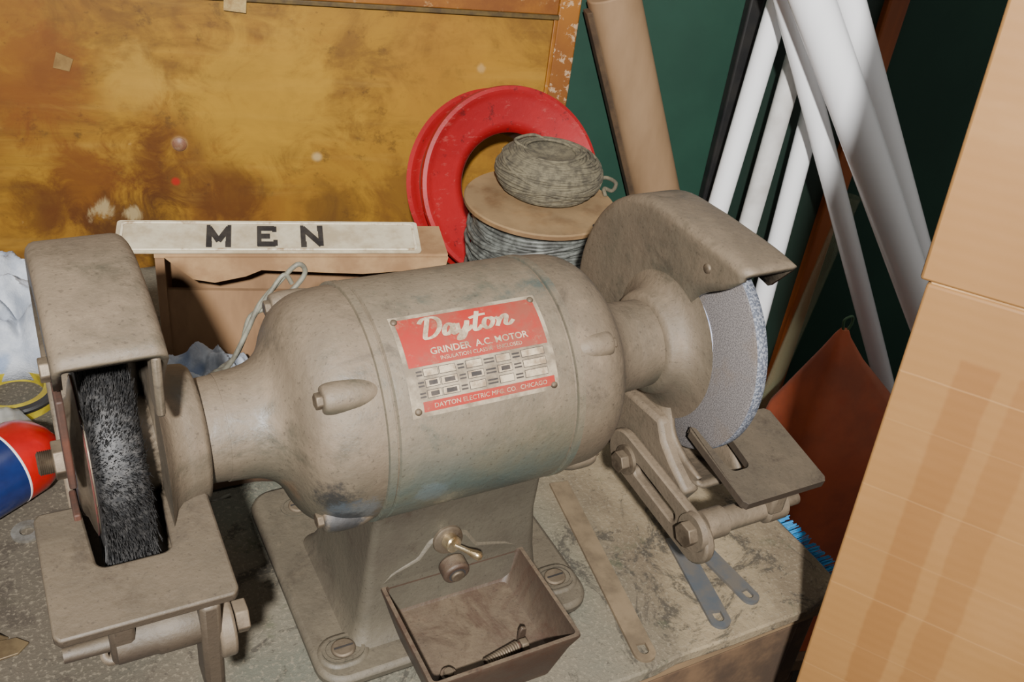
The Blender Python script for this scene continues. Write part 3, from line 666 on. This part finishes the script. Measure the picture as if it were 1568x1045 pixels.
# ---------------- cardboard tube
CT=empty('cardboard_tube')
M_tan=simple('kraft_tan',(146,117,86),(126,99,70),8,.75,0,.12,50,stretch=(1,1,.3)); M_tand=simple('kraft_edge',(84,64,42),(60,45,30),30,.8)
p1=L(.2325,.036,.338); p2=L(.3435,.036,.075); dr=(p2-p1).normalized()
aa=-nn-dr*(-nn).dot(dr); aa.normalize(); bb=dr.cross(aa)
half=[]
for i in range(17):
    t=-pi/2+pi*i/16; half.append((.034*sin(t),.024*cos(t)))
half=[(-.034,-.012)]+half+[(.034,-.012)]
sgn=-1 if bb.dot(d)>0 else 1
Lt=(p1.z-FL-.016)/(-dr.z)
prism('tube_body',half,0,Lt,M_tan,CT,ax=(bb,aa,dr),origin=p1,bev=.002)
prism('tube_fold',[(sgn*.034,-.012),(sgn*.041,-.013),(sgn*.041,.006),(sgn*.034,.010)],.012,Lt-.002,M_tand,CT,ax=(bb,aa,dr),origin=p1,bev=.001)

# ---------------- white pipes
k=NT('pvc_white'); k.col(k.mix(k.ramp(k.noise(6,4,.6,stretch=(1,1,.3)),.35,.7),lin((252,252,252)),lin((242,242,244)))); k.set(Roughness=.22); M_pvc=k.m
k=NT('tube_grey_white'); k.col(k.mix(k.ramp(k.noise(9,4,.6),.35,.7),lin((224,222,218)),lin((184,178,170)))); k.set(Roughness=.35); M_pvc2=k.m
def pipe(nm,a,b,r,mat,ztop,wall=.002):
    e=empty(nm); a=Vector(a);b=Vector(b); dr=(b-a); dr/=dr.z
    p0=a+dr*(FL+.0-a.z); p1=a+dr*(ztop-a.z); A=(p1-p0); Ln=A.length
    lathe('pipe_wall',[(0,r-wall),(0,r),(Ln,r),(Ln,r-wall),(0,r-wall)],mat,e,origin=p0+AZ*(r*abs(A.normalized().dot(d))+.001),axis=A,n=40,closed=False)
    return e
pipe('white_pipe',L(.4247,.09,.076),L(.4388,.085,.353),.0155,M_pvc,1.0)
pipe('white_pipe',L(.4793,.09,.046),L(.4843,.085,.296),.0145,M_pvc2,.95)
pipe('white_pipe',L(.535,.09,.003),L(.5295,.085,.244),.015,M_pvc,.9)
pipe('white_pipe',L(.6474,.26,.023),L(.381,.24,.395),.0245,M_pvc,.70)
pipe('white_pipe',L(.7134,.20,.0033),L(.4603,.19,.386),.0195,M_pvc,.72)
pipe('white_pipe',L(.7627,.17,-.2397),L(.4932,.16,.218),.015,M_pvc,.60)
k=NT('clear_plastic'); k.col(lin((150,152,120))); k.set(Roughness=.06,Alpha=.16); M_clear=k.m
pipe('clear_tube',L(.5776,.13,-.211),L(.592,.13,-.054),.012,M_clear,.10,.001)

# ---------------- red fuel can
CN=empty('red_fuel_can'); M_can=simple('can_red_dusty',(176,82,46),(142,66,40),7,.7,0,.15,30,dust=(160,112,84),damt=.4)
bm=bmesh.new(); rows=[]
for z,t0,t1,o0,o1,r in ((-.58,.50,.70,.235,.375,.02),(-.20,.492,.70,.235,.375,.02),(-.165,.494,.675,.24,.37,.02),(-.10,.508,.625,.262,.345,.02),(-.05,.520,.572,.282,.325,.012),(-.018,.526,.546,.296,.312,.005),(-.008,.530,.541,.300,.308,.003)):
    rows.append([bm.verts.new(L(p[0],p[1],z)) for p in rrect(t0,t1,o0,o1,r,5)])
n=len(rows[0])
for j in range(len(rows)-1):
    for i in range(n): bm.faces.new((rows[j][i],rows[j][(i+1)%n],rows[j+1][(i+1)%n],rows[j+1][i]))
bm.faces.new(rows[0]);bm.faces.new(rows[-1]); frombm('can_body',bm,M_can,CN,50)
tube('can_strap',[L(.534,.304,-.010),L(.530,.304,.006),L(.540,.304,.012),L(.543,.304,.002),L(.540,.304,-.010)],.0018,simple('strap_green',(60,90,60),None,rough=.6),CN,6)
CS=empty('wooden_stool')
box('stool_seat',L(.605,.305,-.595),(.24,.17,.028),M_wdark,CS,bev=.003,ax=(d,nn,AZ))
for i,(a,b) in enumerate(((-.10,-.06),(.10,-.06),(-.10,.06),(.10,.06))):
    box('stool_leg_%d'%i,L(.605+a,.305+b,(FL-.609)/2),(.03,.03,-.609-FL),M_wdark,CS,ax=(d,nn,AZ))

# ---------------- blue scrub brush
SB=empty('blue_scrub_brush'); M_blue=simple('blue_plastic',(24,104,160),(54,132,178),60,.5)
prism('brush_back',rrect(-.11,-.015,-.055,-.010,.008,5),.3485,.357,simple('brush_block',(90,110,120),None,rough=.5),SB,ax=(AY,AZ,AX),bev=.002)
bm=bmesh.new()
for i in range(14):
    for j in range(6):
        y=-.105+.0065*i; z=-.050+.0070*j
        for q_ in range(8):
            yy=y+random.uniform(-.0022,.0022); zz=z+random.uniform(-.0022,.0022); w=.0004
            x1=.374+random.uniform(-.0012,.0012); dy=random.uniform(-.001,.001)
            v=[bm.verts.new(p) for p in ((.356,yy-w,zz),(.356,yy+w,zz),(x1,yy+w+dy,zz+w),(x1,yy-w+dy,zz-w))]; bm.faces.new(v)
            v=[bm.verts.new(p) for p in ((.356,yy,zz-w),(.356,yy,zz+w),(x1,yy+dy,zz+w),(x1,yy+dy,zz-w))]; bm.faces.new(v)
frombm('brush_bristles',bm,M_blue,SB,None,recalc=False)

# ---------------- cardboard carton (leans slightly in its own plane)
k=NT('carton_kraft'); o=k.xyz()
c=k.mix(k.ramp(k.noise(3,4,.5,stretch=(1,1,.5)),.3,.7),lin((136,98,53)),lin((122,86,46)))
c=k.mix(k.math('MULTIPLY',k.ramp(k.noise(9,5,.6,stretch=(.6,1,2)),.48,.75),.3),c,lin((150,114,72)))
def band(k,v,a,b,s=.003):
    return k.math('MULTIPLY',k.ramp(v,a-s,a+s),k.math('SUBTRACT',1.0,k.ramp(v,b-s,b+s)))
wv=k.math('ADD',o[0],k.math('MULTIPLY',k.math('SUBTRACT',k.noise(14,4),.5),.010))
tape=k.math('MULTIPLY',k.math('ADD',band(k,wv,.036,.060,.0015),k.math('MULTIPLY',band(k,wv,.072,.094,.0015),.8)),k.math('SUBTRACT',1.0,k.ramp(o[2],.318,.322)))
c=k.mix(k.math('MULTIPLY',tape,.42),c,lin((110,68,28)))
for zz,am in ((.300,.35),(.262,.14),(.205,.22),(.155,.12),(.11,.22),(.06,.12),(.02,.2)): c=k.mix(k.math('MULTIPLY',band(k,k.math('ADD',o[2],k.math('MULTIPLY',k.noise(20,2),.002)),zz-.0004,zz+.0004,.0008),am),c,lin((174,138,94)))
c=k.mix(k.math('MULTIPLY',k.ramp(k.noise(30,6,.8,stretch=(1,1,.5)),.62,.72),.3),c,lin((94,66,34)))
k.col(c); k.set(Roughness=.6)
wav=k.n.new('ShaderNodeTexWave'); wav.bands_direction='Z'; wav.inputs['Scale'].default_value=34; wav.inputs['Distortion'].default_value=.6; k.link(k.tc.outputs['Object'],wav.inputs['Vector'])
k.bump(k.math('ADD',k.noise(25,4,.5),k.math('MULTIPLY',wav.outputs['Fac'],.10)),.22,.002); M_carton=k.m
CB=empty('cardboard_carton')
cd=Vector((.5,-.866,0)).normalized(); cn=Vector((.866,.5,0)).normalized(); co=Vector((.2355,-.1945,0))
ta=.060; cx=(cd*cos(ta)+AZ*sin(ta)); cz=(AZ*cos(ta)-cd*sin(ta)); 
m=Matrix((cx,cn,cz)).transposed().to_4x4(); m.translation=co
def cpart(nm,pts,lo,hi,mat,bev=0,ax=(AX,AZ,AY)):
    o=prism(nm,pts,lo,hi,mat,CB,ax=ax,bev=bev); o.matrix_world=m; return o
cpart('carton_lower',[(.0,FL/cos(ta)+.001),(.60,FL/cos(ta)+.001-.60*math.tan(ta)),(.60,.363),(.004,.363)],0,.08,M_carton,bev=.002)
cpart('carton_upper',[(-.001,.3636),(.60,.3636),(.60,.80),(-.002,.80)],.0014,.079,M_carton,bev=.002)
cpart('carton_crease',[(.006,.361),(.60,.361),(.60,.366),(.006,.366)],.002,.010,simple('crease_kraft',(158,124,82),(134,100,60),40,.8),bev=.0008)

# ---------------- left clutter
TWL=empty('shop_towel')
k=NT('towel_cloth'); c=k.mix(k.ramp(k.noise(40,5,.6),.35,.65),lin((180,184,190)),lin((146,152,162)))
c=k.mix(k.math('MULTIPLY',k.ramp(k.noise(12,3,.5),.55,.62),.5),c,lin((74,106,150))); k.col(c); k.set(Roughness=.95); k.bump(k.noise(500,3),.6,.001); M_towel=k.m
def cloth(nm,c0,ax1,ax2,h,mat,parent,n=90,seed=0,base=.002,fr=14):
    bm=bmesh.new(); g=[]
    for j in range(n+1):
        row=[]
        for i in range(n+1):
            u=i/n*2-1; v=j/n*2-1
            e=max(0,1-max(abs(u),abs(v))**4)
            p=Vector(c0)+Vector(ax1)*u+Vector(ax2)*v
            q=Vector((p.x*fr+seed,p.y*fr*.8+p.x*fr*.3,seed))
            z=1.45-1.5*abs(mnoise.noise(q))-.6*abs(mnoise.noise(q*2.1+Vector((3,1,0))))
            p.x+=.014*mnoise.noise(q*1.3+Vector((5,0,0))); p.y+=.014*mnoise.noise(q*1.3+Vector((0,9,0)))
            p.z=base+h*e**.5*z*.8+ .003*mnoise.noise(q*4)*e+.001
            p.z=max(p.z,base); row.append(bm.verts.new(p))
        g.append(row)
    for j in range(n):
        for i in range(n): bm.faces.new((g[j][i],g[j][i+1],g[j+1][i+1],g[j+1][i]))
    o=frombm(nm,bm,mat,parent,80,recalc=False); s=o.modifiers.new('s','SOLIDIFY'); s.thickness=.0015; s.offset=1; return o
cloth('cloth_a',(-.325,.49,0),(.12,-.035,0),(.02,.075,0),.080,M_towel,TWL,seed=3,fr=20)
cloth('cloth_b',(-.135,.296,0),(.068,-.02,0),(.01,.030,0),.060,M_towel,TWL,seed=8,fr=28)
SC=empty('spray_can'); M_cr=simple('can_red_gloss',(166,12,12),(140,12,12),20,.25); M_cb=simple('can_blue_gloss',(24,38,84),(20,30,68),20,.25); M_cw=simple('can_white',(200,192,186),None,rough=.4)
ro=(-.264,.252,.0355); ax=Vector((-1,-.62,0))
lathe('can_nozzle',[(0,.008),(.005,.010),(.006,.018)],M_cr,SC,origin=ro,axis=ax,n=32,smooth=50)
lathe('can_shoulder',[(.006,.018),(.013,.026),(.022,.032),(.030,.0345),(.048,.035)],M_cr,SC,origin=ro,axis=ax,n=48,closed=False,smooth=60)
lathe('can_band',[(.048,.035),(.0490,.0353),(.050,.035)],M_cw,SC,origin=ro,axis=ax,n=48,closed=False)
lathe('can_body',[(.050,.035),(.17,.035),(.173,.032)],M_cb,SC,origin=ro,axis=ax,n=48,smooth=60)
ld=empty('yellow_strap_roll'); M_y=simple('yellow_plastic',(166,150,30),(128,112,30),30,.5)
lathe('roll_outer',[(0,.028),(0,.042),(.012,.042),(.012,.028),(0,.028)],M_y,ld,origin=(-.290,.375,0),axis=AZ,n=48,closed=False)
lathe('roll_rim',[(.012,.034),(.014,.036),(.014,.042),(.012,.044),(.008,.0425)],M_black,ld,origin=(-.290,.375,0),axis=AZ,n=48,closed=False)
PB=empty('plastic_bag'); k=NT('bag_film'); k.col(lin((160,158,150))); k.set(Roughness=.15,Alpha=.4)
cloth('bag_film',(-.318,.308,0),(.042,.0,0),(.0,.020,0),.026,k.m,PB,seed=21,fr=30,n=50)
wa=empty('steel_washer'); prism('washer_ring',[(.0125*cos(i*pi/16),.0125*sin(i*pi/16)) for i in range(32)],.0002,.003,simple('washer_zinc',(150,146,138),(110,104,94),60,.4,.6,.1),wa,ax=(AX,AY,AZ),origin=(-.297,.178,0),hole=[(.0058*cos(i*pi/16),.0058*sin(i*pi/16)) for i in range(32)])
pp=empty('crumpled_kraft_paper'); cloth('kraft_sheet',(-.135,.200,0),(.055,-.01,0),(.0,.022,0),.045,simple('kraft_paper',(106,76,48),(80,56,36),14,.85),pp,seed=31,fr=24,n=50)
sb=empty('bent_bracket'); M_br=simple('brass_dull',(110,94,68),(80,66,48),30,.5,.4)
prism('bracket_flat',[(0,0),(.05,.004),(.058,.012),(.05,.02),(.0,.024)],0,.002,M_br,sb,ax=(AX,AY,AZ),origin=(-.365,.045,.0005),bev=.0006)
prism('bracket_lip',[(0,0),(.045,0),(.030,.016),(0,.02)],0,.002,M_br,sb,ax=(AX,AZ,AY),origin=(-.365,.067,.0005),bev=.0006)

# ================================================================ lights, camera
def area(nm,loc,target,size,power,col=(1,1,1)):
    l=bpy.data.lights.new(nm,'AREA'); l.shape='DISK'; l.size=size; l.energy=power; l.color=col
    o=bpy.data.objects.new(nm,l); bpy.context.collection.objects.link(o); o.location=loc
    o.rotation_euler=(Vector(target)-Vector(loc)).to_track_quat('-Z','Y').to_euler(); return o
area('camera_flash',(-.48,-.90,.98),(.24,.22,.10),.05,60,(1,.988,.97))
area('overhead_fill',(.3,-.2,1.7),(.3,.2,0),.9,5,(1,.97,.93))  # soft overhead fill, added to brighten the pipes and room; no known fixture
w=bpy.data.worlds.new('World'); bpy.context.scene.world=w; w.use_nodes=True
w.node_tree.nodes['Background'].inputs[0].default_value=(1,.98,.96,1); w.node_tree.nodes['Background'].inputs[1].default_value=.24

cam=bpy.data.objects.new('camera',bpy.data.cameras.new('camera')); bpy.context.collection.objects.link(cam)
R=Matrix(((.882,.1658,-.441),(-.4566,.5316,-.7132),(.1162,.8305,.5447)))
m=R.to_quaternion().to_matrix().to_4x4(); m.translation=(-.274,-.514,.634); cam.matrix_world=m
cam.data.sensor_width=36; cam.data.lens=34.44; cam.data.clip_start=.01
bpy.context.scene.camera=cam
